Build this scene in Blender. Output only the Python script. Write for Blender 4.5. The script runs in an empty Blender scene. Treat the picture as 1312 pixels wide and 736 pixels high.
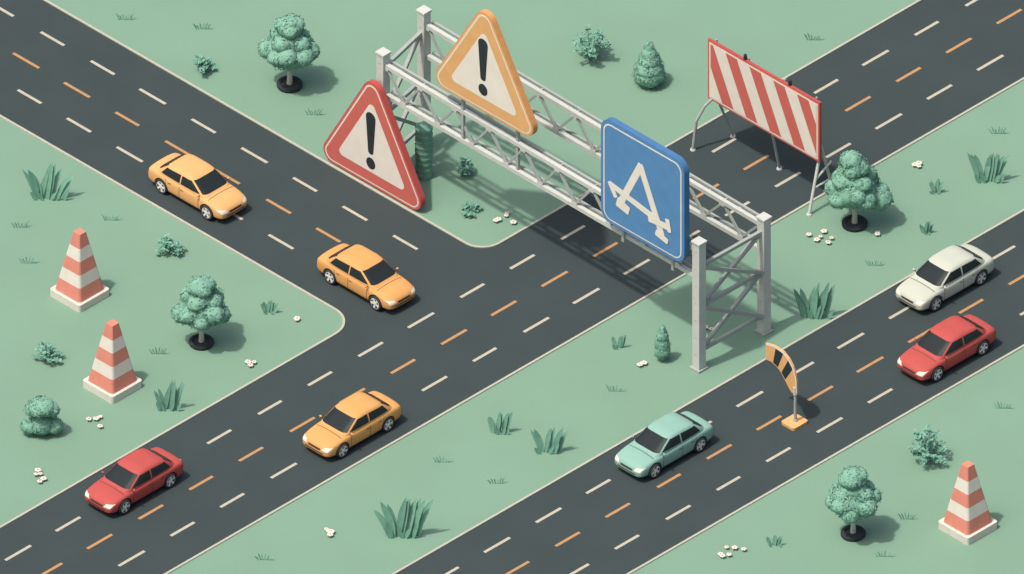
import bpy, bmesh, math, random
from mathutils import Vector, Matrix, noise
from mathutils.bvhtree import BVHTree
random.seed(7)
S = bpy.context.scene
COL = S.collection

# ------------------------------------------------------------------ materials
def srgb(r, g, b, k=1.0):
    def f(c):
        c /= 255.0
        return (c/12.92 if c <= .04045 else ((c+.055)/1.055)**2.4)*k
    return (f(r), f(g), f(b))

def mat(name, rgb, rough=.8, var=.08, scale=3.0, metal=0.0, coat=0.0, bump=0.0, fine=0.0, spec=.3):
    m = bpy.data.materials.new(name); m.use_nodes = True
    nt = m.node_tree; b = nt.nodes['Principled BSDF']
    b.inputs['Roughness'].default_value = rough
    b.inputs['Metallic'].default_value = metal
    b.inputs['Coat Weight'].default_value = coat
    b.inputs['Specular IOR Level'].default_value = spec
    tc = nt.nodes.new('ShaderNodeTexCoord')
    n = nt.nodes.new('ShaderNodeTexNoise'); n.inputs['Scale'].default_value = scale
    n.inputs['Detail'].default_value = 5
    nt.links.new(tc.outputs['Object'], n.inputs['Vector'])
    r = nt.nodes.new('ShaderNodeValToRGB')
    r.color_ramp.elements[0].position = .3; r.color_ramp.elements[1].position = .7
    r.color_ramp.elements[0].color = (*[c*(1-var) for c in rgb], 1)
    r.color_ramp.elements[1].color = (*[min(1, c*(1+var)) for c in rgb], 1)
    nt.links.new(n.outputs['Fac'], r.inputs['Fac'])
    out = r.outputs['Color']
    if fine > 0:
        n2 = nt.nodes.new('ShaderNodeTexNoise'); n2.inputs['Scale'].default_value = scale*40
        n2.inputs['Detail'].default_value = 3
        nt.links.new(tc.outputs['Object'], n2.inputs['Vector'])
        r2 = nt.nodes.new('ShaderNodeValToRGB')
        r2.color_ramp.elements[0].position = .3; r2.color_ramp.elements[1].position = .7
        r2.color_ramp.elements[0].color = (1-fine,)*3+(1,)
        r2.color_ramp.elements[1].color = (1, 1, 1, 1)
        mx = nt.nodes.new('ShaderNodeMix'); mx.data_type = 'RGBA'; mx.blend_type = 'MULTIPLY'
        mx.inputs['Factor'].default_value = 1
        nt.links.new(n2.outputs['Fac'], r2.inputs['Fac'])
        nt.links.new(out, mx.inputs['A']); nt.links.new(r2.outputs['Color'], mx.inputs['B'])
        out = mx.outputs['Result']
    nt.links.new(out, b.inputs['Base Color'])
    if bump > 0:
        bp = nt.nodes.new('ShaderNodeBump'); bp.inputs['Strength'].default_value = bump
        bp.inputs['Distance'].default_value = .02
        nt.links.new(n.outputs['Fac'], bp.inputs['Height'])
        nt.links.new(bp.outputs['Normal'], b.inputs['Normal'])
    return m

K = .60
M_GRASS = mat('grass', (.172,.286,.206), .95, .03, .25, fine=.05, spec=.1)
M_ASPH = mat('asphalt', (.040,.055,.056), .92, .05, .35, fine=.10, spec=.2)
M_LINE = mat('line_paint_white', srgb(214,206,186,K), .8, .06, 4)
M_OLINE = mat('line_paint_amber', srgb(212,160,108,K), .8, .06, 4)
M_KERB = mat('kerb_stone', srgb(210,208,188,K), .8, .05, 3)
M_CREAM = mat('sign_cream', srgb(222,213,200,.95), .7, .03, 2)
M_RED = mat('sign_red', srgb(198,102,92,.92), .7, .04, 2, spec=.2)
M_REDRIM = mat('sign_red_rim', srgb(184,82,76,.85), .7, .04, 2, spec=.2)
M_ORANGE = mat('sign_orange', srgb(218,166,110,.92), .7, .04, 2, spec=.2)
M_BLUE = mat('sign_blue', srgb(84,130,174,.96), .7, .05, 2, spec=.2)
M_BLACK = mat('sign_black', srgb(38,46,50), .7, .05, 2)
M_STEEL = mat('galvanised_steel', srgb(196,198,190,.88), .7, .05, 3)
M_STEELD = mat('steel_brace', srgb(166,172,166,.84), .7, .05, 3)
M_CONE = mat('cone_red', srgb(212,134,116,.84), .75, .05, 3)
M_CONEW = mat('cone_white', srgb(220,213,200,.84), .75, .04, 3)
M_TYRE = mat('tyre_rubber', srgb(44,50,53), .9, .1, 6)
M_RIM = mat('alloy_rim', srgb(220,218,208,.9), .5, .03, 5)
M_GLASS = mat('window_glass', srgb(40,48,50,.8), .4, .04, 3, spec=.14)
M_LAMP = mat('lamp_lens', srgb(230,222,206,.84), .4, .03, 5)
M_TAIL = mat('tail_lens', srgb(150,50,45), .4, .03, 5)
M_SEAM = mat('panel_gap', srgb(78,66,60,.7), .8, .03, 5)
M_BARK = mat('bark', srgb(190,188,174,.85), .9, .15, 8, bump=.3)
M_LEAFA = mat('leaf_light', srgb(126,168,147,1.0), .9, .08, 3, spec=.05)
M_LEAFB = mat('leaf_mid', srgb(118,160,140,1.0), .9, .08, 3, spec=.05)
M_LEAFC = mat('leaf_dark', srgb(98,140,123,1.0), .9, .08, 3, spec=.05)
M_PLANT = mat('blade_green', srgb(122,166,144,1.0), .9, .1, 3, spec=.05)
M_PLANTD = mat('blade_dark', srgb(106,150,131,1.0), .9, .1, 3, spec=.05)
M_PETAL = mat('petal_white', srgb(232,226,212,.75), .8, .04, 3)
M_GREENBIN = mat('green_tank', srgb(112,156,136,.95), .7, .06, 3)
M_SOIL = mat('soil', srgb(70,78,74,.6), .95)

# ------------------------------------------------------------------ mesh builder
class MB:
    def __init__(s): s.v=[]; s.f=[]; s.m=[]; s.mats=[]; s.sm=[]
    def add(s, vs, fs, mt, smooth=False):
        if mt not in s.mats: s.mats.append(mt)
        i = s.mats.index(mt); o = len(s.v)
        s.v += [tuple(v) for v in vs]
        for f in fs:
            s.f.append([o+k for k in f]); s.m.append(i); s.sm.append(smooth)
    def hexa(s, b, t, mt):
        s.add(b+t, [(3,2,1,0),(4,5,6,7),(0,1,5,4),(1,2,6,5),(2,3,7,6),(3,0,4,7)], mt)
    def box(s, c, sz, mt):
        x,y,z=c; a,b,h=[q/2 for q in sz]
        s.hexa([(x-a,y-b,z-h),(x+a,y-b,z-h),(x+a,y+b,z-h),(x-a,y+b,z-h)],
               [(x-a,y-b,z+h),(x+a,y-b,z+h),(x+a,y+b,z+h),(x-a,y+b,z+h)], mt)
    def beam(s, a, b, w, mt, h=None):
        a=Vector(a); b=Vector(b); h=h or w; d=(b-a).normalized()
        up = Vector((0,0,1)) if abs(d.z)<.95 else Vector((1,0,0))
        r=d.cross(up).normalized()*w/2; u=r.cross(d).normalized()*h/2
        s.hexa([a-r-u,a+r-u,a+r+u,a-r+u],[b-r-u,b+r-u,b+r+u,b-r+u],mt)
    def cyl(s, a, b, r1, r2, mt, n=16, smooth=True):
        a=Vector(a); b=Vector(b); d=(b-a).normalized()
        up = Vector((0,0,1)) if abs(d.z)<.95 else Vector((1,0,0))
        r=d.cross(up).normalized(); u=r.cross(d).normalized()
        A=[];B=[]
        for i in range(n):
            t=2*math.pi*i/n; o=r*math.cos(t)+u*math.sin(t)
            A.append(a+o*r1); B.append(b+o*r2)
        s.add(A+B,[(i,(i+1)%n,n+(i+1)%n,n+i) for i in range(n)],mt,smooth)
        s.add(A,[tuple(range(n))[::-1]],mt); s.add(B,[tuple(range(n))],mt)
    def prism(s, pts, off, mt, side=None):
        n=len(pts); off=Vector(off); B=[Vector(p)+off for p in pts]
        s.add(pts,[tuple(range(n))],mt)
        s.add(B,[tuple(range(n))[::-1]],side or mt)
        s.add(list(pts)+B,[(i,(i+1)%n,n+(i+1)%n,n+i) for i in range(n)],side or mt)
    def ell(s, c, r, mt, nu=14, nv=8, fn=None):
        vs=[]; c=Vector(c)
        for j in range(nv+1):
            p=math.pi*j/nv
            for i in range(nu):
                t=2*math.pi*i/nu
                d=Vector((math.sin(p)*math.cos(t),math.sin(p)*math.sin(t),math.cos(p)))
                k=fn(d) if fn else 1
                vs.append((c.x+d.x*r[0]*k,c.y+d.y*r[1]*k,c.z+d.z*r[2]*k))
        s.add(vs,[(j*nu+i,(j+1)*nu+i,(j+1)*nu+(i+1)%nu,j*nu+(i+1)%nu) for j in range(nv) for i in range(nu)],mt,True)
    def mesh(s, name, bevel=0, recalc=True):
        me=bpy.data.meshes.new(name); me.from_pydata(s.v,[],s.f)
        for m in s.mats: me.materials.append(m)
        for p,i,k in zip(me.polygons,s.m,s.sm): p.material_index=i; p.use_smooth=k
        if recalc:
            bm=bmesh.new(); bm.from_mesh(me)
            bmesh.ops.recalc_face_normals(bm,faces=bm.faces)
            bm.to_mesh(me); bm.free()
        return me
    def obj(s, name, parent=None, bevel=0, recalc=True, weld=False):
        me=s.mesh(name,recalc=recalc)
        o=bpy.data.objects.new(name,me); COL.objects.link(o)
        if parent: o.parent=parent
        if bevel:
            md=o.modifiers.new('bevel','BEVEL'); md.width=bevel; md.segments=2; md.limit_method='ANGLE'
        return o

def empty(name, loc=(0,0,0), rz=0, sc=1):
    e=bpy.data.objects.new(name,None); COL.objects.link(e); e.empty_display_size=.3
    e.location=(loc[0],loc[1],loc[2] if len(loc)>2 else 0); e.rotation_euler=(0,0,rz); e.scale=(sc,)*3
    return e
def child(name, me, parent, loc=(0,0,0)):
    o=bpy.data.objects.new(name,me); COL.objects.link(o); o.parent=parent; o.location=loc; return o

# plan(): survey-grid point of the site -> metres on the ground plane
def plan(u, v):
    a=.040825*(368-v); b=.02357*(u-656)
    return (a+b, a-b)

# ------------------------------------------------------------------ ground, roads
g=MB(); R=500
g.add([(-R,-R,0),(R,-R,0),(R,R,0),(-R,R,0)],[(0,1,2,3)],M_GRASS); g.obj('grass_ground')

yA0=-4.58; yA1=2.86; yA2=2.66; xB0=-6.53; xB1=.88; E=160
def arc(cx,cy,r,a0,a1,n=12):
    return [(cx+r*math.cos(math.radians(a0+(a1-a0)*i/n)),cy+r*math.sin(math.radians(a0+(a1-a0)*i/n))) for i in range(n+1)]
arc2=arc(xB1+1.0,yA2+1.0,1.0,270,180)
arc1=arc(xB0-1.3,yA1+1.3,1.3,0,-90)
def sheet(name,pts,z,mt):
    bm=bmesh.new(); f=bm.faces.new([bm.verts.new((x,y,z)) for x,y in pts])
    bmesh.ops.recalc_face_normals(bm,faces=[f])
    if f.normal.z<0: f.normal_flip()
    bmesh.ops.triangulate(bm,faces=[f])
    me=bpy.data.meshes.new(name); bm.to_mesh(me); bm.free(); me.materials.append(mt)
    o=bpy.data.objects.new(name,me); COL.objects.link(o); return o
sheet('road',[(-E,yA0),(E,yA0),(E,yA2)]+arc2+[(xB1,E),(xB0,E)]+arc1+[(-E,yA1)],.006,M_ASPH)
sheet('road',[(-E,-18.55),(E,-18.55),(E,-11.46),(-E,-11.46)],.006,M_ASPH)

def kerb(mb,pts,w=.11,h=.05):
    n=len(pts); L=[];Rr=[]
    for i,p in enumerate(pts):
        a=Vector(pts[max(0,i-1)]); b=Vector(pts[min(n-1,i+1)]); d=(b-a).normalized(); nn=Vector((-d.y,d.x))*w/2
        L.append(Vector(p)+nn); Rr.append(Vector(p)-nn)
    vs=[(p.x,p.y,.0) for p in L]+[(p.x,p.y,h) for p in L]+[(p.x,p.y,h) for p in Rr]+[(p.x,p.y,.0) for p in Rr]
    fs=[]
    for i in range(n-1):
        for k in range(3): fs.append((k*n+i,k*n+i+1,(k+1)*n+i+1,(k+1)*n+i))
    mb.add(vs,fs,M_KERB)
k=MB()
kerb(k,[(-E,yA1)]+arc1[::-1]+[(xB0,E)])
kerb(k,[(E,yA2)]+arc2+[(xB1,E)])
kerb(k,[(-E,yA0),(E,yA0)]); kerb(k,[(-E,-18.55),(E,-18.55)]); kerb(k,[(-E,-11.46),(E,-11.46)])
k.obj('kerb')

d=MB()
def dashes(axis,off,phase,lo,hi,mt,L=1.5,P=3.05,w=.15,skip=()):
    i0=math.ceil((lo-phase)/P); i1=math.floor((hi-phase)/P)
    for i in range(i0,i1+1):
        if i in skip: continue
        c=phase+i*P+random.uniform(-.04,.04); l=L*random.uniform(.93,1.05)
        a,b=c-l/2,c+l/2
        q=[(a,off-w/2),(b,off-w/2),(b,off+w/2),(a,off+w/2)]
        if axis=='y': q=[(y,x) for x,y in q][::-1]
        d.add([(x,y,.012) for x,y in q],[(0,1,2,3)],mt)
dashes('x',-.87,-19.65,-70,70,M_OLINE)
dashes('x',1.0,-16.66,-70,70,M_LINE)
dashes('x',-2.72,-16.54,-70,70,M_LINE)
dashes('x',-14.88,-8.47,-70,70,M_OLINE)
dashes('x',-13.05,-10.87,-70,70,M_LINE)
dashes('x',-16.82,-6.8,-70,70,M_LINE)
dashes('y',-2.84,20.42,4.2,70,M_OLINE)
dashes('y',-.9,17.73,4.0,70,M_LINE)
dashes('y',-4.62,21.5,5.5,70,M_LINE)
d.obj('road_markings')

# ------------------------------------------------------------------ sign helpers
def offset_poly(P,dist):
    n=len(P); out=[]
    for i in range(n):
        p0=Vector(P[i-1]);p1=Vector(P[i]);p2=Vector(P[(i+1)%n])
        d1=(p1-p0).normalized();d2=(p2-p1).normalized()
        n1=Vector((-d1.y,d1.x));n2=Vector((-d2.y,d2.x))
        bis=(n1+n2).normalized(); out.append(tuple(p1+bis*dist/max(.2,bis.dot(n1))))
    return out
def rounded(P,r,n=8):
    m=len(P); out=[]
    for i in range(m):
        p0=Vector(P[i-1]);p1=Vector(P[i]);p2=Vector(P[(i+1)%m])
        a=(p0-p1).normalized();b=(p2-p1).normalized(); ang=a.angle(b)
        t=r/math.tan(ang/2); c=p1+(a+b).normalized()*(r/math.sin(ang/2))
        s=p1+a*t-c; e=p1+b*t-c
        a0=math.atan2(s.y,s.x); a1=math.atan2(e.y,e.x); da=(a1-a0+math.pi)%(2*math.pi)-math.pi
        for j in range(n+1):
            q=a0+da*j/n; out.append((c.x+r*math.cos(q),c.y+r*math.sin(q)))
    return out
class Face:
    """upright panel whose face looks toward -x ; a runs toward -y, b up"""
    def __init__(s,x,y,z): s.o=(x,y,z)
    def p(s,a,b,lift=0): return Vector((s.o[0]-lift,s.o[1]-a,s.o[2]+b))
def layer(mb,F,pts,lift,mt,th=.004):
    mb.prism([F.p(a,b,lift) for a,b in pts],(th,0,0),mt)

def warning_triangle(name,x,y,z,W,H,colr,rim,legs):
    e=empty(name,(0,0,0)); F=Face(x,y,z); o=(W-5.87)/2
    T=[(-o,0),(W-o,0),(W/2-o,H)]
    mb=MB()
    mb.prism([F.p(a,b) for a,b in rounded(T,.55,10)],(.28,0,0),rim)
    mb.obj('panel',e,bevel=.03)
    mb=MB()
    layer(mb,F,rounded(offset_poly(T,.035),.52,10),.008,colr)
    layer(mb,F,rounded(offset_poly(T,.13),.42,10),.016,M_CREAM)
    layer(mb,F,rounded(offset_poly(T,.20),.36,10),.024,colr)
    layer(mb,F,rounded(offset_poly(T,.72),.22,8),.032,M_CREAM)
    mb.obj('face_layers',e)
    c=W/2-o-.05
    bar=[]
    for i in range(13):
        t=math.pi*i/12; bar.append((c+.29*math.cos(t),3.55+.28*math.sin(t)))
    for i in range(13):
        t=math.pi+math.pi*i/12; bar.append((c+.16*math.cos(t),1.80+.15*math.sin(t)))
    mb=MB(); layer(mb,F,bar,.042,M_BLACK)
    layer(mb,F,[(c+.27*math.cos(t*math.pi/12),1.18+.29*math.sin(t*math.pi/12)) for t in range(24)],.042,M_BLACK)
    mb.obj('exclamation_mark',e)
    mb=MB()
    for a,b0,b1 in legs:
        mb.beam(F.p(a,b0,-.36),F.p(a,b1,-.36),.14,M_STEELD)
    for b in (.9,2.6):
        hw=(W/2)*(1-b/H)-.5
        mb.beam(F.p(W/2-o-hw,b,-.33),F.p(W/2-o+hw,b,-.33),.08,M_STEELD)
    mb.obj('support_frame',e,bevel=.01)
    return e
warning_triangle('warning_sign',1.0,12.38,.06,6.68,5.95,M_RED,M_REDRIM,[(1.6,-.06,1.8),(4.3,-.06,1.8)])
warning_triangle('warning_sign',1.25,5.85,7.05,6.7,5.75,M_ORANGE,mat('sign_orange_rim',srgb(208,148,92,.88),.7),[(1.3,-2.3,1.4),(4.6,-2.3,1.4)])

# blue sign
e=empty('blue_direction_sign'); F=Face(.95,-4.42,5.35)
Q=[(0,0),(5.05,0),(5.05,5.35),(0,5.35)]
mb=MB(); mb.prism([F.p(a,b) for a,b in rounded(Q,.6,10)],(.3,0,0),mat('sign_blue_rim',srgb(70,114,160,.9),.7)); mb.obj('panel',e,bevel=.03)
mb=MB()
layer(mb,F,rounded(offset_poly(Q,.03),.57,10),.008,M_BLUE)
layer(mb,F,rounded(offset_poly(Q,.17),.45,10),.016,M_CREAM)
layer(mb,F,rounded(offset_poly(Q,.24),.38,10),.024,M_BLUE)
mb.obj('face_layers',e)
mb=MB(); lift=[.032]
def stroke(p,q,w0,w1):
    p=Vector(p);q=Vector(q);dd=(q-p).normalized();nn=Vector((-dd.y,dd.x))
    pts=[p-nn*w0/2,q-nn*w1/2,q+nn*w1/2,p+nn*w0/2]
    layer(mb,F,rounded([tuple(t) for t in pts],.06,4),lift[0],M_CREAM); lift[0]+=.004
stroke((2.47,4.02),(1.18,1.35),.36,.34)
stroke((2.38,4.02),(3.72,.95),.36,.36)
stroke((.62,2.1),(3.45,1.62),.30,.34)
stroke((.55,2.22),(.95,1.55),.26,.24)
stroke((1.0,1.42),(1.75,1.22),.52,.44)
stroke((2.9,1.45),(4.25,1.6),.30,.34)
stroke((3.35,.98),(4.1,.80),.34,.30)
stroke((4.05,2.0),(4.2,1.35),.26,.24)
mb.obj('symbol',e)
mb=MB()
for a in (1.0,4.0): mb.beam(F.p(a,-.9,-.38),F.p(a,4.8,-.38),.14,M_STEELD)
for b in (1.2,3.6): mb.beam(F.p(.4,b,-.33),F.p(4.6,b,-.33),.08,M_STEELD)
mb.obj('support_frame',e)

# ------------------------------------------------------------------ gantry
e=empty('sign_gantry')
FL=(1.70,9.48,6.6); FR=(1.40,-9.9,6.55); BL=(4.83,10.15,6.9); BR=(5.28,-9.94,5.9)
for nm,(x,y,h) in (('post_1',FL),('post_2',FR),('post_3',BL),('post_4',BR)):
    mb=MB(); mb.box((x,y,h/2+.03),(.42,.42,h),M_STEEL)
    mb.box((x,y,h+.08),(.50,.50,.10),M_STEEL)
    mb.box((x,y,.05),(.60,.60,.10),M_STEELD)
    for i in range(int(h/.9)): mb.box((x-.213,y,.8+i*.9),(.02,.10,.05),M_STEELD)
    mb.obj(nm,e,bevel=.02)
def truss(name,A,B,zuA,zuB,zlA,zlB,n,cw=.19):
    mb=MB(); P=lambda t,za,zb,dx=0: Vector((A[0]+(B[0]-A[0])*t+dx,A[1]+(B[1]-A[1])*t,za+(zb-za)*t))
    t0,t1=.012,.988
    mb.beam(P(t0,zuA,zuB),P(t1,zuA,zuB),cw,M_STEEL,cw)
    mb.beam(P(t0,zlA,zlB),P(t1,zlA,zlB),cw,M_STEEL,cw)
    mb.beam(P(t0,zuA+.02,zuB+.02,.32),P(t1,zuA+.02,zuB+.02,.32),.12,M_STEELD)
    mb.beam(P(t0,zlA+.02,zlB+.02,.32),P(t1,zlA+.02,zlB+.02,.32),.12,M_STEELD)
    for i in range(n):
        a=t0+(t1-t0)*i/n; b=t0+(t1-t0)*(i+.5)/n; c=t0+(t1-t0)*(i+1)/n
        mb.beam(P(a,zuA-.07,zuB-.07),P(b,zlA+.07,zlB+.07),.10,M_STEELD)
        mb.beam(P(b,zlA+.07,zlB+.07,.01),P(c,zuA-.07,zuB-.07,.01),.10,M_STEELD)
        mb.beam(P(b,zlA,zlB,.09),P(b,zlA,zlB,.27),.08,M_STEELD)
        mb.beam(P(a,zuA,zuB,.09),P(a,zuA,zuB,.27),.08,M_STEELD)
        mb.box(P(b,zlA+.1,zlB+.1,-.085),(.02,.34,.2),M_STEEL)
        mb.box(P(a,zuA-.1,zuB-.1,-.085),(.02,.3,.2),M_STEEL)
    mb.obj(name,e)
truss('front_truss',FL,FR,6.1,6.15,4.55,4.75,9)
truss('back_truss',BL,BR,6.3,5.55,4.7,4.2,9)
mb=MB()
def end_frame(A,B,levels,wd=.16):
    a=lambda z:Vector((A[0]+.2,A[1],z)); b=lambda z:Vector((B[0]-.2,B[1],z))
    for i,z in enumerate(levels):
        mb.beam(a(z),b(z),wd,M_STEELD)
    for i in range(len(levels)-1):
        mb.beam(a(levels[i]+.06)+Vector((0,.03,0)),b(levels[i+1]-.06)+Vector((0,.03,0)),wd,M_STEELD)
        mb.beam(a(levels[i+1]-.06)-Vector((0,.14,0)),b(levels[i]+.06)-Vector((0,.14,0)),wd,M_STEELD)
end_frame(FR,BR,[.9,3.2,5.3])
end_frame(FL,BL,[1.0,3.4,5.9])
mb.obj('end_bracing',e)

# green ribbed post beside the gantry foot
x,y=plan(543,226); mb=MB()
mb.cyl((x,y,0),(x,y,2.6),.36,.36,M_GREENBIN,24)
for i in range(9): mb.cyl((x,y,.15+i*.29),(x,y,.24+i*.29),.385,.385,M_GREENBIN,24)
mb.cyl((x,y,2.6),(x,y,2.68),.30,.22,M_GREENBIN,24)
mb.obj('green_utility_post')

# ------------------------------------------------------------------ striped barrier
e=empty('striped_road_barrier'); bx=13.35
F=Face(bx,1.52,2.45); W,H=6.75,3.1
mb=MB(); mb.prism([F.p(a,b) for a,b in [(0,0),(W,0),(W,H),(0,H)]],(.12,0,0),M_REDRIM); mb.obj('panel',e,bevel=.02)
mb=MB()
layer(mb,F,[(.02,.02),(W-.02,.02),(W-.02,H-.02),(.02,H-.02)],.008,M_RED)
layer(mb,F,[(.10,.10),(W-.10,.10),(W-.10,H-.10),(.10,H-.10)],.016,M_CREAM)
layer(mb,F,[(.18,.18),(W-.18,.18),(W-.18,H-.18),(.18,H-.18)],.024,M_RED)
def clip(P,lo,hi):
    for s,val in ((1,lo),(-1,hi)):
        out=[]
        for i in range(len(P)):
            p=P[i-1];q=P[i]; ip=s*(p[0]-val)>=0; iq=s*(q[0]-val)>=0
            if ip!=iq:
                t=(val-p[0])/(q[0]-p[0]); out.append((val,p[1]+t*(q[1]-p[1])))
            if iq: out.append(q)
        P=out
        if not P: return P
    return P
for i in range(-1,6):
    a=.35+i*1.44
    P=clip([(a+1.25,.18),(a+1.25+.74,.18),(a+.74,H-.18),(a,H-.18)],.18,W-.18)
    if len(P)>2: layer(mb,F,P,.032,M_CREAM)
mb.obj('stripes',e)
mb=MB()
for a in (.35,2.3,4.5,6.4):
    mb.beam(F.p(a,.1,-.17),F.p(a,H+.06,-.17),.08,M_STEELD)
for b in (.4,2.7): mb.beam(F.p(.1,b,-.23),F.p(W-.1,b,-.23),.07,M_STEELD)
for a in (2.2,4.9): mb.cyl(F.p(a,H+.02,-.06),F.p(a,H+.24,-.06),.09,.07,M_BLACK,12)
mb.obj('back_frame',e)
mb=MB()
l=[(bx+.15,1.25,2.6),(bx-.25,1.45,2.2),(bx-.6,1.62,1.5),(bx-.72,1.7,.06)]
for p,q in zip(l,l[1:]): mb.cyl(p,q,.07,.07,M_STEELD,10)
mb.cyl((bx+.2,1.2,2.6),(bx+1.2,1.2,.05),.06,.06,M_STEELD,10)
mb.cyl((bx+.2,-2.1,2.6),(bx+.9,-1.9,.05),.06,.06,M_STEELD,10)
yr=-4.95
mb.cyl((bx+.3,yr,2.6),(bx-.6,yr-.25,.05),.07,.07,M_STEEL,10)
mb.cyl((bx+.3,yr,3.2),(bx+1.0,yr-.25,.05),.07,.07,M_STEEL,10)
mb.cyl((bx-.15,yr-.2,1.2),(bx+.75,yr-.2,1.2),.05,.05,M_STEEL,10)
mb.cyl((bx-.05,yr-.1,1.5),(bx+.7,yr-.3,2.2),.05,.05,M_STEEL,10)
for p in ((bx-.72,1.7),(bx+1.2,1.2),(bx+.9,-1.9),(bx-.6,yr-.25),(bx+1.0,yr-.25)):
    mb.cyl((p[0],p[1],.007),(p[0],p[1],.07),.13,.11,M_STEEL,14)
mb.obj('legs',e)

# ------------------------------------------------------------------ curved arrow sign
e=empty('curved_chevron_sign'); ax,ay=plan(1018,543)
def onplane(u,v,lift=0):
    sx=(u-656)/30; sy=(368-v)/30
    return Vector((ax-lift, ax-1.41421*sx, (2.44949*sy-2*ax+1.41421*sx)/2))
outer=[(981,440),(992,443),(1003,450),(1011,460),(1017,472),(1020.5,487),(1021,506)]
inner=[(981.5,461),(987,463),(993,468),(999,475),(1004,484),(1009,494),(1014,503)]
def lerp(L,t):
    t*=len(L)-1; i=min(int(t),len(L)-2); f=t-i
    return (L[i][0]*(1-f)+L[i+1][0]*f, L[i][1]*(1-f)+L[i+1][1]*f)
def strip(t0,t1,k0,k1,lift,mt,th,n=14,skew=0):
    o=[];i_=[]
    for j in range(n+1):
        t=t0+(t1-t0)*j/n; A=Vector(lerp(outer,min(1,t+0))); B=Vector(lerp(inner,min(1,max(0,t+skew))))
        p=A.lerp(B,k0); q=A.lerp(B,k1)
        o.append(onplane(p.x,p.y,lift)); i_.append(onplane(q.x,q.y,lift))
    V=o+i_; Bk=[v+Vector((th,0,0)) for v in V]; m=n+1
    fs=[(j,j+1,m+j+1,m+j) for j in range(n)]
    mbb.add(V,fs,mt); mbb.add(Bk,[f[::-1] for f in fs],mt)
    loop=list(range(m))+list(range(2*m-1,m-1,-1)); L=len(loop)
    mbb.add(V+Bk,[(loop[j],loop[(j+1)%L],2*m+loop[(j+1)%L],2*m+loop[j]) for j in range(L)],mt)
mbb=MB()
strip(0,1,0,1,0,M_ORANGE,.08)
strip(.01,.99,.0,.10,.008,M_CREAM,.004)
strip(.20,.36,.12,.95,.008,M_BLACK,.004,skew=.06)
strip(.50,.66,.12,.95,.008,M_BLACK,.004,skew=.06)
mbb.obj('chevron_board',e)
mb=MB(); mb.cyl((ax+.05,ay,.15),(ax+.05,ay,1.75),.07,.07,M_STEELD,14)
mb.cyl((ax+.04,ay,1.5),(ax+.04,ay,1.9),.09,.09,M_STEEL,14); mb.obj('pole',e)
mb=MB(); mb.prism([Vector((ax+a,ay+b,.007)) for a,b in rounded([(-.45,-.4),(.45,-.4),(.45,.4),(-.45,.4)],.12,6)],(0,0,.13),M_ORANGE)
mb.cyl((ax+.05,ay,.137),(ax+.05,ay,.22),.13,.11,M_STEELD,14); mb.obj('base',e,bevel=.02)

# ------------------------------------------------------------------ cones
def cone(u,v,sc=1):
    x,y=plan(u,v); e=empty('traffic_cone',(x,y,0),0,sc)
    mb=MB(); s=.92
    mb.prism([Vector((a,b,0)) for a,b in rounded([(-s,-s),(s,-s),(s,s),(-s,s)],.12,5)],(0,0,.36),M_CONEW)
    mb.obj('base',e,bevel=.05)
    mb=MB(); z0,z1=.36,3.35; h0,h1=.78,.20
    cs=[M_CONE,M_CONEW,M_CONE,M_CONEW,M_CONE]; bands=[0,.21,.40,.60,.79,1]
    def ring(t):
        h=h0+(h1-h0)*t; z=z0+(z1-z0)*t
        return [Vector((a,b,z)) for a,b in rounded([(-h,-h),(h,-h),(h,h),(-h,h)],h*.2,4)]
    for i in range(5):
        A=ring(bands[i]);B=ring(bands[i+1]);n=len(A)
        mb.add(A+B,[(j,(j+1)%n,n+(j+1)%n,n+j) for j in range(n)],cs[i])
    T=ring(1); mb.add(T,[tuple(range(len(T)))],M_CONE)
    mb.obj('striped_body',e)
cone(102,379); cone(144,496); cone(1240,677)

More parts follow.
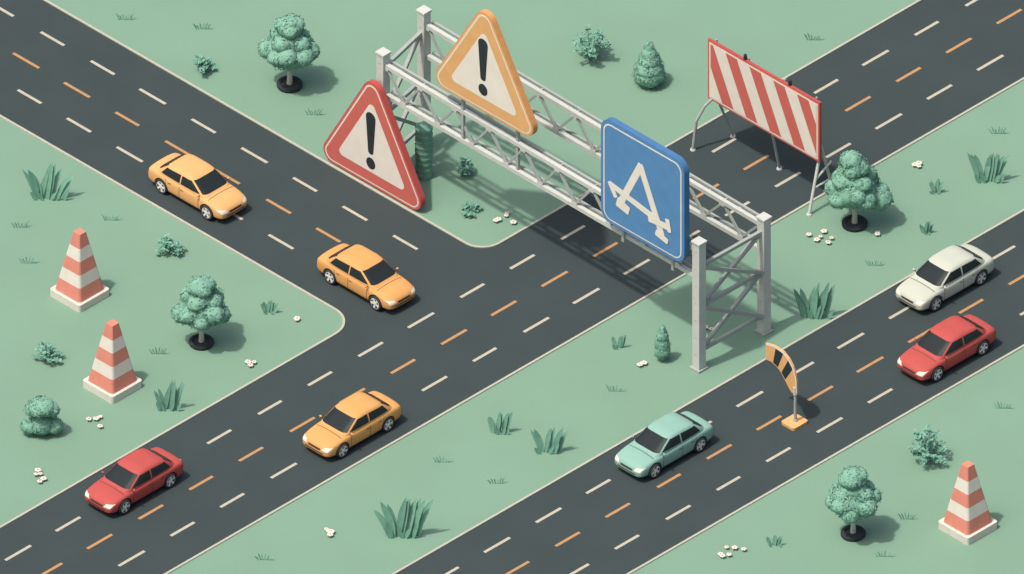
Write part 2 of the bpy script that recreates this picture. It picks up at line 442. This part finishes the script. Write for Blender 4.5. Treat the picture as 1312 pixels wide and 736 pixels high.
# ------------------------------------------------------------------ cars
def mesh_eval(o):
    dg=bpy.context.evaluated_depsgraph_get(); dg.update()
    return bpy.data.meshes.new_from_object(o.evaluated_get(dg))
def car_body():
    st=[(-2.26,.70,.38,.74,.80),(-2.22,.83,.28,.86,.96),(-2.05,.875,.22,.92,1.04),(-1.5,.895,.20,.93,1.05),
        (-.6,.90,.18,.92,1.01),(.3,.90,.18,.90,.98),(.95,.895,.18,.88,.97),(1.45,.89,.20,.84,.94),
        (1.92,.87,.22,.76,.86),(2.16,.81,.25,.66,.74),(2.26,.66,.31,.54,.60)]
    vs=[];n=0
    for x,w,zb,zt,zc in st:
        dd=zt-zb
        half=[(0,zb),(.80*w,zb),(.96*w,zb+.07),(w,zb+.32*dd),(w*1.0,zb+.70*dd),(.975*w,zt-.02),(.86*w,zt+.5*(zc-zt)),(.45*w,zc),(0,zc+.01)]
        full=half+[(-a,b) for a,b in half[-2:0:-1]]; n=len(full)
        vs+=[(x,a,b) for a,b in full]
    fs=[]
    for i in range(len(st)-1):
        for j in range(n): fs.append((i*n+j,i*n+(j+1)%n,(i+1)*n+(j+1)%n,(i+1)*n+j))
    fs.append(tuple(range(n))); fs.append(tuple(range((len(st)-1)*n,len(st)*n))[::-1])
    me=bpy.data.meshes.new('b'); me.from_pydata(vs,[],fs)
    bm=bmesh.new(); bm.from_mesh(me); bmesh.ops.recalc_face_normals(bm,faces=bm.faces); bm.to_mesh(me); bm.free()
    o=bpy.data.objects.new('b',me); COL.objects.link(o)
    md=o.modifiers.new('s','SUBSURF'); md.levels=2; md.render_levels=2
    me2=mesh_eval(o); o.modifiers.clear(); o.data=me2
    mb=MB()
    for x in (1.38,-1.36):
        for s in (1,-1): mb.cyl((x,s*.56,.35),(x,s*1.2,.35),.415,.415,M_TYRE,32)
    c=mb.obj('c')
    bm=bmesh.new(); bm.from_mesh(c.data); bmesh.ops.remove_doubles(bm,verts=bm.verts,dist=1e-5)
    bmesh.ops.recalc_face_normals(bm,faces=bm.faces); bm.to_mesh(c.data); bm.free()
    md=o.modifiers.new('bo','BOOLEAN'); md.object=c; md.operation='DIFFERENCE'; md.solver='EXACT'
    me3=mesh_eval(o)
    bpy.data.objects.remove(o); bpy.data.objects.remove(c)
    me3.name='car_body'
    for p in me3.polygons: p.use_smooth=True
    try: me3.set_sharp_from_angle(angle=math.radians(40))
    except Exception: pass
    return me3
def car_cabin():
    L=[(.84,1.38,-2.00,.84,6.5),(.97,1.20,-1.86,.83,6.5),(1.10,.95,-1.68,.80,6.5),(1.25,.68,-1.48,.755,6.5),(1.39,.43,-1.28,.705,6.5),(1.46,.26,-1.12,.655,5.5),(1.50,.10,-.94,.56,4.5),(1.515,-.03,-.8,.40,4),(1.52,-.15,-.68,.18,4)]
    n=56; vs=[]
    for z,xf,xr,hw,pw in L:
        cx=(xf+xr)/2;a=(xf-xr)/2
        for i in range(n):
            t=2*math.pi*i/n;c=math.cos(t);s=math.sin(t)
            vs.append((cx+a*math.copysign(abs(c)**(2/pw),c),hw*math.copysign(abs(s)**(2/pw),s),z))
    fs=[(j*n+i,j*n+(i+1)%n,(j+1)*n+(i+1)%n,(j+1)*n+i) for j in range(len(L)-1) for i in range(n)]
    fs.append(tuple(range((len(L)-1)*n,len(L)*n)))
    me=bpy.data.meshes.new('car_cabin'); me.from_pydata(vs,[],fs)
    for p in me.polygons: p.use_smooth=True
    return me
BODY=car_body(); CABIN=car_cabin()
def bvh(me):
    return BVHTree.FromPolygons([v.co for v in me.vertices],[tuple(p.vertices) for p in me.polygons])
TB,TC=bvh(BODY),bvh(CABIN)
def decal(mb,tree,q,axis,mt,nu=8,nv=4,off=.008):
    """lay a patch on a body panel; q = 4 corners in the plane seen along axis"""
    dirs={'+x':Vector((-1,0,0)),'-x':Vector((1,0,0)),'+y':Vector((0,-1,0)),'-y':Vector((0,1,0)),'+z':Vector((0,0,-1))}
    dr=dirs[axis]; vs=[]; Q=[Vector(p) for p in q]
    for j in range(nv+1):
        for i in range(nu+1):
            a=Q[0].lerp(Q[1],i/nu); b=Q[3].lerp(Q[2],i/nu); p=a.lerp(b,j/nv)
            if axis in('+x','-x'): o=Vector((0,p.x,p.y))
            elif axis=='+z': o=Vector((p.x,p.y,0))
            else: o=Vector((p.x,0,p.y))
            h=tree.ray_cast(o-dr*4,dr,8)
            if h[0] is None: return
            nn=h[1] if h[1].dot(dr)<0 else -h[1]
            vs.append(h[0]+nn*off)
    mb.add(vs,[(j*(nu+1)+i,j*(nu+1)+i+1,(j+1)*(nu+1)+i+1,(j+1)*(nu+1)+i) for j in range(nv) for i in range(nu)],mt,True)
win=MB()
decal(win,TC,[(-.73,1.01),(.73,1.01),(.62,1.395),(-.62,1.395)],'+x',M_GLASS,14,8,.010)
decal(win,TC,[(-.70,1.08),(.70,1.08),(.61,1.40),(-.61,1.40)],'-x',M_GLASS,14,8,.010)
for ax_ in ('+y','-y'):
    decal(win,TC,[(.88,1.01),(-.24,1.01),(-.24,1.385),(.30,1.375)],ax_,M_GLASS,10,6,.010)
    decal(win,TC,[(-.31,1.01),(-1.42,1.03),(-1.16,1.355),(-.31,1.385)],ax_,M_GLASS,10,6,.010)
WIN=win.mesh('car_windows',recalc=False)
det=MB()
for s in (1,-1):
    decal(det,TB,[(s*.42,.56),(s*.76,.56),(s*.83,.73),(s*.52,.70)],'+x',M_LAMP,8,4)
    decal(det,TB,[(s*.50,.68),(s*.78,.66),(s*.82,.83),(s*.50,.85)],'-x',M_TAIL,6,3)
decal(det,TB,[(-.34,.53),(.34,.53),(.36,.62),(-.36,.62)],'+x',M_SEAM,8,2)
decal(det,TB,[(-.54,.395),(.54,.395),(.50,.45),(-.50,.45)],'+x',M_SEAM,8,2)
decal(det,TB,[(-.26,.64),(.26,.64),(.26,.74),(-.26,.74)],'-x',M_LAMP,4,2)
for ax_ in ('+y','-y'):
    for x0,x1 in ((.88,.84),(-.28,-.28),(-.98,-1.12)):
        decal(det,TB,[(x0,.30),(x0+.024,.30),(x1+.024,.86),(x1,.86)],ax_,M_SEAM,1,8,.004)
    decal(det,TB,[(-.93,.27),(.86,.27),(.86,.295),(-.93,.295)],ax_,M_SEAM,8,1,.004)
    for x0 in (-.12,-.86):
        decal(det,TB,[(x0-.09,.75),(x0+.09,.75),(x0+.09,.78),(x0-.09,.78)],ax_,M_SEAM,2,1,.015)
decal(det,TB,[(1.32,-.74),(1.35,-.74),(1.35,.74),(1.32,.74)],'+z',M_SEAM,1,8,.004)
DET=det.mesh('car_trim',recalc=False)
wh=MB()
prof=[(-.11,.24),(-.11,.32),(-.08,.35),(.08,.35),(.11,.32),(.11,.27),(.07,.26)]
n=28; vs=[]
for yy,r in prof:
    for i in range(n): t=2*math.pi*i/n; vs.append((r*math.cos(t),yy,r*math.sin(t)))
wh.add(vs,[(j*n+i,j*n+(i+1)%n,(j+1)*n+(i+1)%n,(j+1)*n+i) for j in range(len(prof)-1) for i in range(n)],M_TYRE,True)
wh.cyl((0,-.1,0),(0,.06,0),.262,.262,M_BLACK,24)
ri=[]
for r,yy in ((.268,.085),(.222,.100)):
    for i in range(n): t=2*math.pi*i/n; ri.append((r*math.cos(t),yy,r*math.sin(t)))
wh.add(ri,[(i,(i+1)%n,n+(i+1)%n,n+i) for i in range(n)],M_RIM)
for i in range(5):
    t=2*math.pi*i/5+.3; dx,dz=math.cos(t),math.sin(t)
    wh.beam((dx*.03,.08,dz*.03),(dx*.24,.092,dz*.24),.03,M_RIM,.095)
wh.cyl((0,.05,0),(0,.112,0),.07,.06,M_RIM,14)
WHEEL=wh.mesh('car_wheel')

def paint(name,c,k=.72):
    return mat(name,srgb(*c,k),.65,.03,2,coat=.04,spec=.18)
P_OR=paint('paint_orange',(222,162,98),.82); P_OR2=paint('paint_light_orange',(228,172,112),.84)
P_RED=paint('paint_red',(190,86,80),.78); P_TEAL=paint('paint_teal',(146,188,174),.74); P_WH=paint('paint_pale',(200,204,188),.76)
def car(u,v,rz,pt,roof=None,sc=1.0):
    x,y=plan(u,v); e=empty('car',(x,y,.012),math.radians(rz),sc)
    b=BODY.copy(); b.materials.clear(); b.materials.append(pt); b.materials.append(M_TYRE); child('body',b,e)
    c=CABIN.copy(); c.materials.clear(); c.materials.append(roof or pt); child('cabin',c,e)
    child('windows',WIN,e); child('trim',DET,e)
    for i,(wx,s) in enumerate(((1.38,1),(1.38,-1),(-1.36,1),(-1.36,-1))):
        w=child('wheel_%d'%(i+1),WHEEL,e,(wx,s*.81,.35)); w.rotation_euler=(0,random.random()*2,0 if s>0 else math.pi)
    mb=MB()
    for s in (1,-1):
        mb.ell((.90,s*.95,1.01),(.05,.075,.05),pt)
        mb.beam((.90,s*.83,.97),(.90,s*.92,.99),.04,M_SEAM)
    mb.obj('mirrors',e)
    mb=MB(); mb.box((0,0,.22),(3.9,1.1,.12),M_TYRE); mb.obj('underbody',e)
car(254,254,-90,P_OR2,P_OR2); car(470,370,-90,P_OR); car(450,559,180,P_OR); car(171,631,180,P_RED)
car(850,585,180,P_TEAL); car(1210,371,180,P_WH); car(1212,461,180,P_RED)

# ------------------------------------------------------------------ foliage
def leaf(mb,p,nrm,size,mt):
    t=nrm.cross(Vector((random.uniform(-1,1),random.uniform(-1,1),random.uniform(-1,1)))).normalized()
    b=nrm.cross(t).normalized()
    l=size*random.uniform(.7,1.25); w=l*.6
    mb.add([p-t*l/2,p+b*w/2+nrm*.08*l,p+t*l/2,p-b*w/2+nrm*.08*l],[(0,1,2,3)],mt)
def rdir():
    while True:
        v=Vector((random.uniform(-1,1),random.uniform(-1,1),random.uniform(-1,1)))
        if .05<v.length<1: return v.normalized()
def crown(lobes,nleaf,size,core=.93):
    mb=MB(); off=random.uniform(0,50)
    for c,r in lobes:
        c=Vector(c)
        mb.ell(c,[q*core for q in r],M_LEAFB,24,14,lambda dd:1+.16*noise.noise(dd*3.0+Vector((off,c.x*3,c.z*3))))
    wt=[r[0]*r[0] for c,r in lobes]
    for _ in range(nleaf):
        c,r=random.choices(lobes,wt)[0]; dd=rdir(); c=Vector(c)
        nz=noise.noise(dd*3.0+Vector((off,c.x*3,c.z*3)))
        k=(1+.16*nz)*random.uniform(.93,1.05)
        p=c+Vector((dd.x*r[0],dd.y*r[1],dd.z*r[2]))*k
        inside=False
        for c2,r2 in lobes:
            if (Vector(c2)-c).length<1e-6: continue
            q=p-Vector(c2)
            if (q.x/r2[0])**2+(q.y/r2[1])**2+(q.z/r2[2])**2<.75: inside=True;break
        if inside: continue
        if noise.noise(p*3.2+Vector((off,0,0)))<-.30: continue
        nv=(dd+rdir()*.35).normalized()
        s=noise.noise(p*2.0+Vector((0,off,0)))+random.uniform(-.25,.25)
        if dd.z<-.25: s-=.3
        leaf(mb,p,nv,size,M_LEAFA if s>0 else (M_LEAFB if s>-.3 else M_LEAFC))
    return mb
def lobeset(seed,extra=()):
    random.seed(seed); L=[((0,0,1.85),(1.0,1.0,.78)),((0,0,3.0),(.56,.56,.48)),((.0,0,2.45),(.70,.70,.4))]
    for i in range(8):
        t=2*math.pi*i/8+random.uniform(-.2,.2); rr=random.uniform(.38,.50)
        L.append(((math.cos(t)*.82,math.sin(t)*.82,1.85+random.uniform(-.3,.28)),(rr,rr,rr*.85)))
    for i in range(4):
        t=2*math.pi*i/4+random.uniform(-.4,.4)
        L.append(((math.cos(t)*.54,math.sin(t)*.54,2.36+random.uniform(-.1,.12)),(.44,.44,.34)))
        L.append(((math.cos(t+.7)*.30,math.sin(t+.7)*.30,3.0+random.uniform(-.12,.16)),(.36,.36,.31)))
    return L+list(extra)
def tree(u,v,seed,extra=(),sc=1.0):
    x,y=plan(u,v); e=empty('round_tree',(x,y,0),0,sc)
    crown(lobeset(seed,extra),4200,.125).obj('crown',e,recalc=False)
    mb=MB(); base=Vector((0,0,.15)); prev=base; r=.13
    for i,p in enumerate([(.02,.01,.55),(-.03,.02,.95),(.01,0,1.4)]):
        mb.cyl(prev,p,r,r*.82,M_BARK,12); prev=Vector(p); r*=.82
    for t in range(5):
        a=t*1.257+.3; q=Vector((math.cos(a)*.45,math.sin(a)*.45,1.35)); mb.cyl((0,0,.75+.06*t),q,.055,.03,M_BARK,8)
    mb.cyl((0,0,1.3),(0,0,2.9),.08,.03,M_BARK,8)
    mb.obj('trunk',e)
    mb=MB(); prof=[(.50,0),(.54,.06),(.54,.16),(.49,.22),(.38,.22),(.34,.16)]; n=32; vs=[]
    for r,z in prof:
        for i in range(n): a=2*math.pi*i/n; vs.append((r*math.cos(a),r*math.sin(a),z))
    mb.add(vs,[(j*n+i,j*n+(i+1)%n,(j+1)*n+(i+1)%n,(j+1)*n+i) for j in range(len(prof)-1) for i in range(n)],M_TYRE,True)
    mb.cyl((0,0,.05),(0,0,.14),.36,.36,M_SOIL,24)
    mb.obj('planter_ring',e)
tree(371,111,3,sc=1.03); tree(258,441,5); tree(1093,686,9)
tree(1095,289,12,extra=[((.75,-.75,1.35),(.55,.55,.48)),((.95,-.6,1.6),(.38,.38,.34)),((-.1,.1,3.3),(.5,.5,.42))],sc=1.03)

def shrub(name,u,v,lobes,n,size=.1):
    x,y=plan(u,v); random.seed(int(u*7+v)); o=crown(lobes,n,size).obj(name,None,recalc=False); o.location=(x,y,0); return o
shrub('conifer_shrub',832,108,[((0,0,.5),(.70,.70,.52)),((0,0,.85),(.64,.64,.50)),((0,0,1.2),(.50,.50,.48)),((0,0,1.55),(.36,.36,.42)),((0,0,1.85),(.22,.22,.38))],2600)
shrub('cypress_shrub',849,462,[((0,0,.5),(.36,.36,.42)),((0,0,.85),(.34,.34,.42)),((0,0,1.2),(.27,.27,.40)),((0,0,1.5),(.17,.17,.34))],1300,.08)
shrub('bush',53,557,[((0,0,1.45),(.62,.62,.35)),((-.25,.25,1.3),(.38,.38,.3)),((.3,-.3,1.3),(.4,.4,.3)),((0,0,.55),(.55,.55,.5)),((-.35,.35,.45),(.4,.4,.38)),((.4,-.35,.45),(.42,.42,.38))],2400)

def blade(mb,base,ang,lean,h,w,mt,n=6):
    d=Vector((math.cos(ang),math.sin(ang),0))
    P=[]
    for i in range(n+1):
        t=i/n; P.append(Vector(base)+d*lean*t**1.6+Vector((0,0,h*(t-.10*t*t))))
    L=[];Rr=[];C=[]
    for i,p in enumerate(P):
        t=i/n; tg=(P[min(n,i+1)]-P[max(0,i-1)]).normalized()
        s=tg.cross(Vector((-.6,-.35,.45)).normalized()); s=s.normalized() if s.length>.1 else Vector((.7071,-.7071,0))
        ww=w*(math.sin(math.pi*min(.999,(t*.82+.14)))**.75)*(1 if i<n else .04)
        L.append(p+s*ww/2);Rr.append(p-s*ww/2);C.append(p+Vector((.5,.5,-.2))*ww*.12)
    V=L+C+Rr;m=n+1
    mb.add(V,[(i,i+1,m+i+1,m+i) for i in range(n)]+[(m+i,m+i+1,2*m+i+1,2*m+i) for i in range(n)],mt,True)
def blade_plant(u,v,h,w,n=9,flip=1):
    """fan of separate strap leaves, tall toward one side; h,w metres"""
    random.seed(int(u*3+v)); mb=MB(); x,y=plan(u,v)
    for i in range(n):
        t=((i+.5)/n*2-1)*flip; q=t*flip
        a=-math.pi/4 if q*flip>-.35*flip else 3*math.pi/4
        a=(-math.pi/4 if t>-.5 else 3*math.pi/4)+random.uniform(-.3,.3)
        ln=w*(.10+.20*abs(t))*random.uniform(.8,1.2)
        prof=.42+.58*math.sin(math.pi*(.16+.60*(q+1)/2))
        hh=h*prof*random.uniform(.78,1.10)
        c=(t*.25*w*.9+random.uniform(-.06,.06),-t*.25*w*.9+random.uniform(-.06,.06),0)
        blade(mb,c,a,ln,hh,(.09+.075*h)*random.uniform(.85,1.2),random.choice([M_PLANT,M_PLANTD,M_LEAFB,M_PLANT]))
    for i in range(n//2):
        t=random.uniform(-1,1); c=(t*.28*w-.1,-t*.28*w-.1,0)
        blade(mb,c,-math.pi/4 if t>0 else 3*math.pi/4,w*.12,h*random.uniform(.22,.4),.07+.05*h,M_PLANTD,4)
    o=mb.obj('broadleaf_plant',None,recalc=False); o.location=(x,y,0)
for u,v,h,w,fl in ((60,255,2.0,1.9,-1),(217,525,1.6,1.25,1),(704,580,1.7,1.5,1),(640,555,1.4,.9,1),(517,688,2.5,2.1,1),(1043,407,2.1,1.7,1),(1266,233,2.0,1.5,-1),(346,401,.7,.7,1),(793,446,.8,.65,1),(1200,247,.75,.65,1),(1187,299,.7,.6,1),(992,699,.65,.7,1)):
    blade_plant(u,v,h,w,10 if h>1.8 else (8 if h>1 else 6),fl)
def sprig_bush(u,v,R_,H_,n=22):
    random.seed(int(u*5+v)); mb=MB(); x,y=plan(u,v)
    for i in range(n):
        dd=rdir(); dd.z=abs(dd.z)*1.0+.25; dd.normalize(); L=random.uniform(.7,1.0)
        tip=Vector((dd.x*R_,dd.y*R_,dd.z*H_))*L
        prev=Vector((0,0,0))
        for k_ in range(1,7):
            t=k_/6; p=tip*t+Vector((0,0,.10*H_*math.sin(t*math.pi)))
            mb.beam(prev,p,.022,M_PLANTD); prev=p
            if k_>1:
                for s in (1,-1):
                    a=Vector((-dd.y,dd.x,0)).normalized()*s+dd*.6+rdir()*.4
                    q=p+a.normalized()*.10; nn=(Vector((-.2,-.2,1))+rdir()*.5).normalized()
                    leaf(mb,q,nn,.20,random.choice([M_LEAFB,M_LEAFC,M_PLANTD]))
        for s in range(3): leaf(mb,tip+rdir()*.06,(Vector((0,0,1))+rdir()*.5).normalized(),.17,M_LEAFB)
    o=mb.obj('leafy_bush',None,recalc=False); o.location=(x,y,0)
for u,v,r,h in ((755,78,1.05,1.7),(1190,590,1.05,1.7),(259,92,.65,.75),(217,324,.7,.75),(60,462,.7,.8),(594,224,.5,.9),(604,274,.45,.5)):
    sprig_bush(u,v,r,h,28 if r>.8 else 16)

# small grass tufts and flowers: each a single scattered object
random.seed(21); mb=MB()
tufts=[(160,26),(259,38),(402,148),(142,283),(36,338),(26,292),(202,454),(788,502),(566,593),(636,620),(338,718),(1042,52),(1278,172),(1120,341),(1285,524),(1162,666),(1132,714)]
for u,v in tufts:
    x,y=plan(u,v)
    for i in range(6):
        s=(i-2.5)/2.5; a=-math.pi/4 if s>0 else 3*math.pi/4
        blade(mb,(x+s*.17,y-s*.17,0),a+random.uniform(-.4,.4),abs(s)*.16+.02,random.uniform(.26,.46),.065,random.choice([M_PLANT,M_PLANTD]),4)
mb.obj('grass_tufts',recalc=False)
mb=MB()
for u,v,n,sp in ((649,284,5,.42),(380,411,2,.12),(321,466,3,.22),(128,540,4,.40),(48,612,5,.42),(416,687,4,.36),(822,470,3,.2),(1055,306,7,.55),(1174,214,3,.2),(1124,302,2,.15),(940,711,6,.5),(908,422,2,.2)):
    x,y=plan(u,v)
    for i in range(n):
        cx=x+random.uniform(-sp,sp); cy=y+random.uniform(-sp,sp); q=random.uniform(.8,1.3)
        for j in range(5):
            a=2*math.pi*j/5+i; mb.ell((cx+.07*q*math.cos(a),cy+.07*q*math.sin(a),.12),(.06*q,.06*q,.03),M_PETAL,8,5)
        mb.ell((cx,cy,.14),(.03,.03,.02),M_OLINE,8,5)
        mb.cyl((cx,cy,0),(cx,cy,.11),.012,.012,M_PLANT,6)
mb.obj('white_flowers',recalc=False)

# ------------------------------------------------------------------ light, sky, camera
sd=Vector((.46,-.08,-1)).normalized()
l=bpy.data.lights.new('sun','SUN'); l.energy=3.2; l.angle=math.radians(2.0); l.color=(1,.955,.89)
so=bpy.data.objects.new('sun',l); COL.objects.link(so); so.rotation_euler=sd.to_track_quat('-Z','Y').to_euler(); so.location=(0,0,60)
w=bpy.data.worlds.new('World'); S.world=w; w.use_nodes=True; nt=w.node_tree
sk=nt.nodes.new('ShaderNodeTexSky'); sk.sky_type='NISHITA'; sk.sun_disc=False
sk.air_density=1.0; sk.dust_density=6.0; sk.ozone_density=.8
to=-sd; sk.sun_elevation=math.asin(to.z); sk.sun_rotation=math.atan2(to.x,to.y)
bg=nt.nodes['Background']; bg.inputs['Strength'].default_value=.15
nt.links.new(sk.outputs['Color'],bg.inputs['Color'])
cam=bpy.data.cameras.new('camera'); cam.type='ORTHO'; cam.ortho_scale=1312/30; cam.clip_end=2500
co=bpy.data.objects.new('camera',cam); COL.objects.link(co)
fwd=Vector((1,1,-1)).normalized(); co.location=-fwd*130; co.rotation_euler=(math.atan(math.sqrt(2)),0,-math.pi/4)
S.camera=co
S.view_settings.view_transform='Standard'; S.view_settings.look='None'; S.view_settings.exposure=0
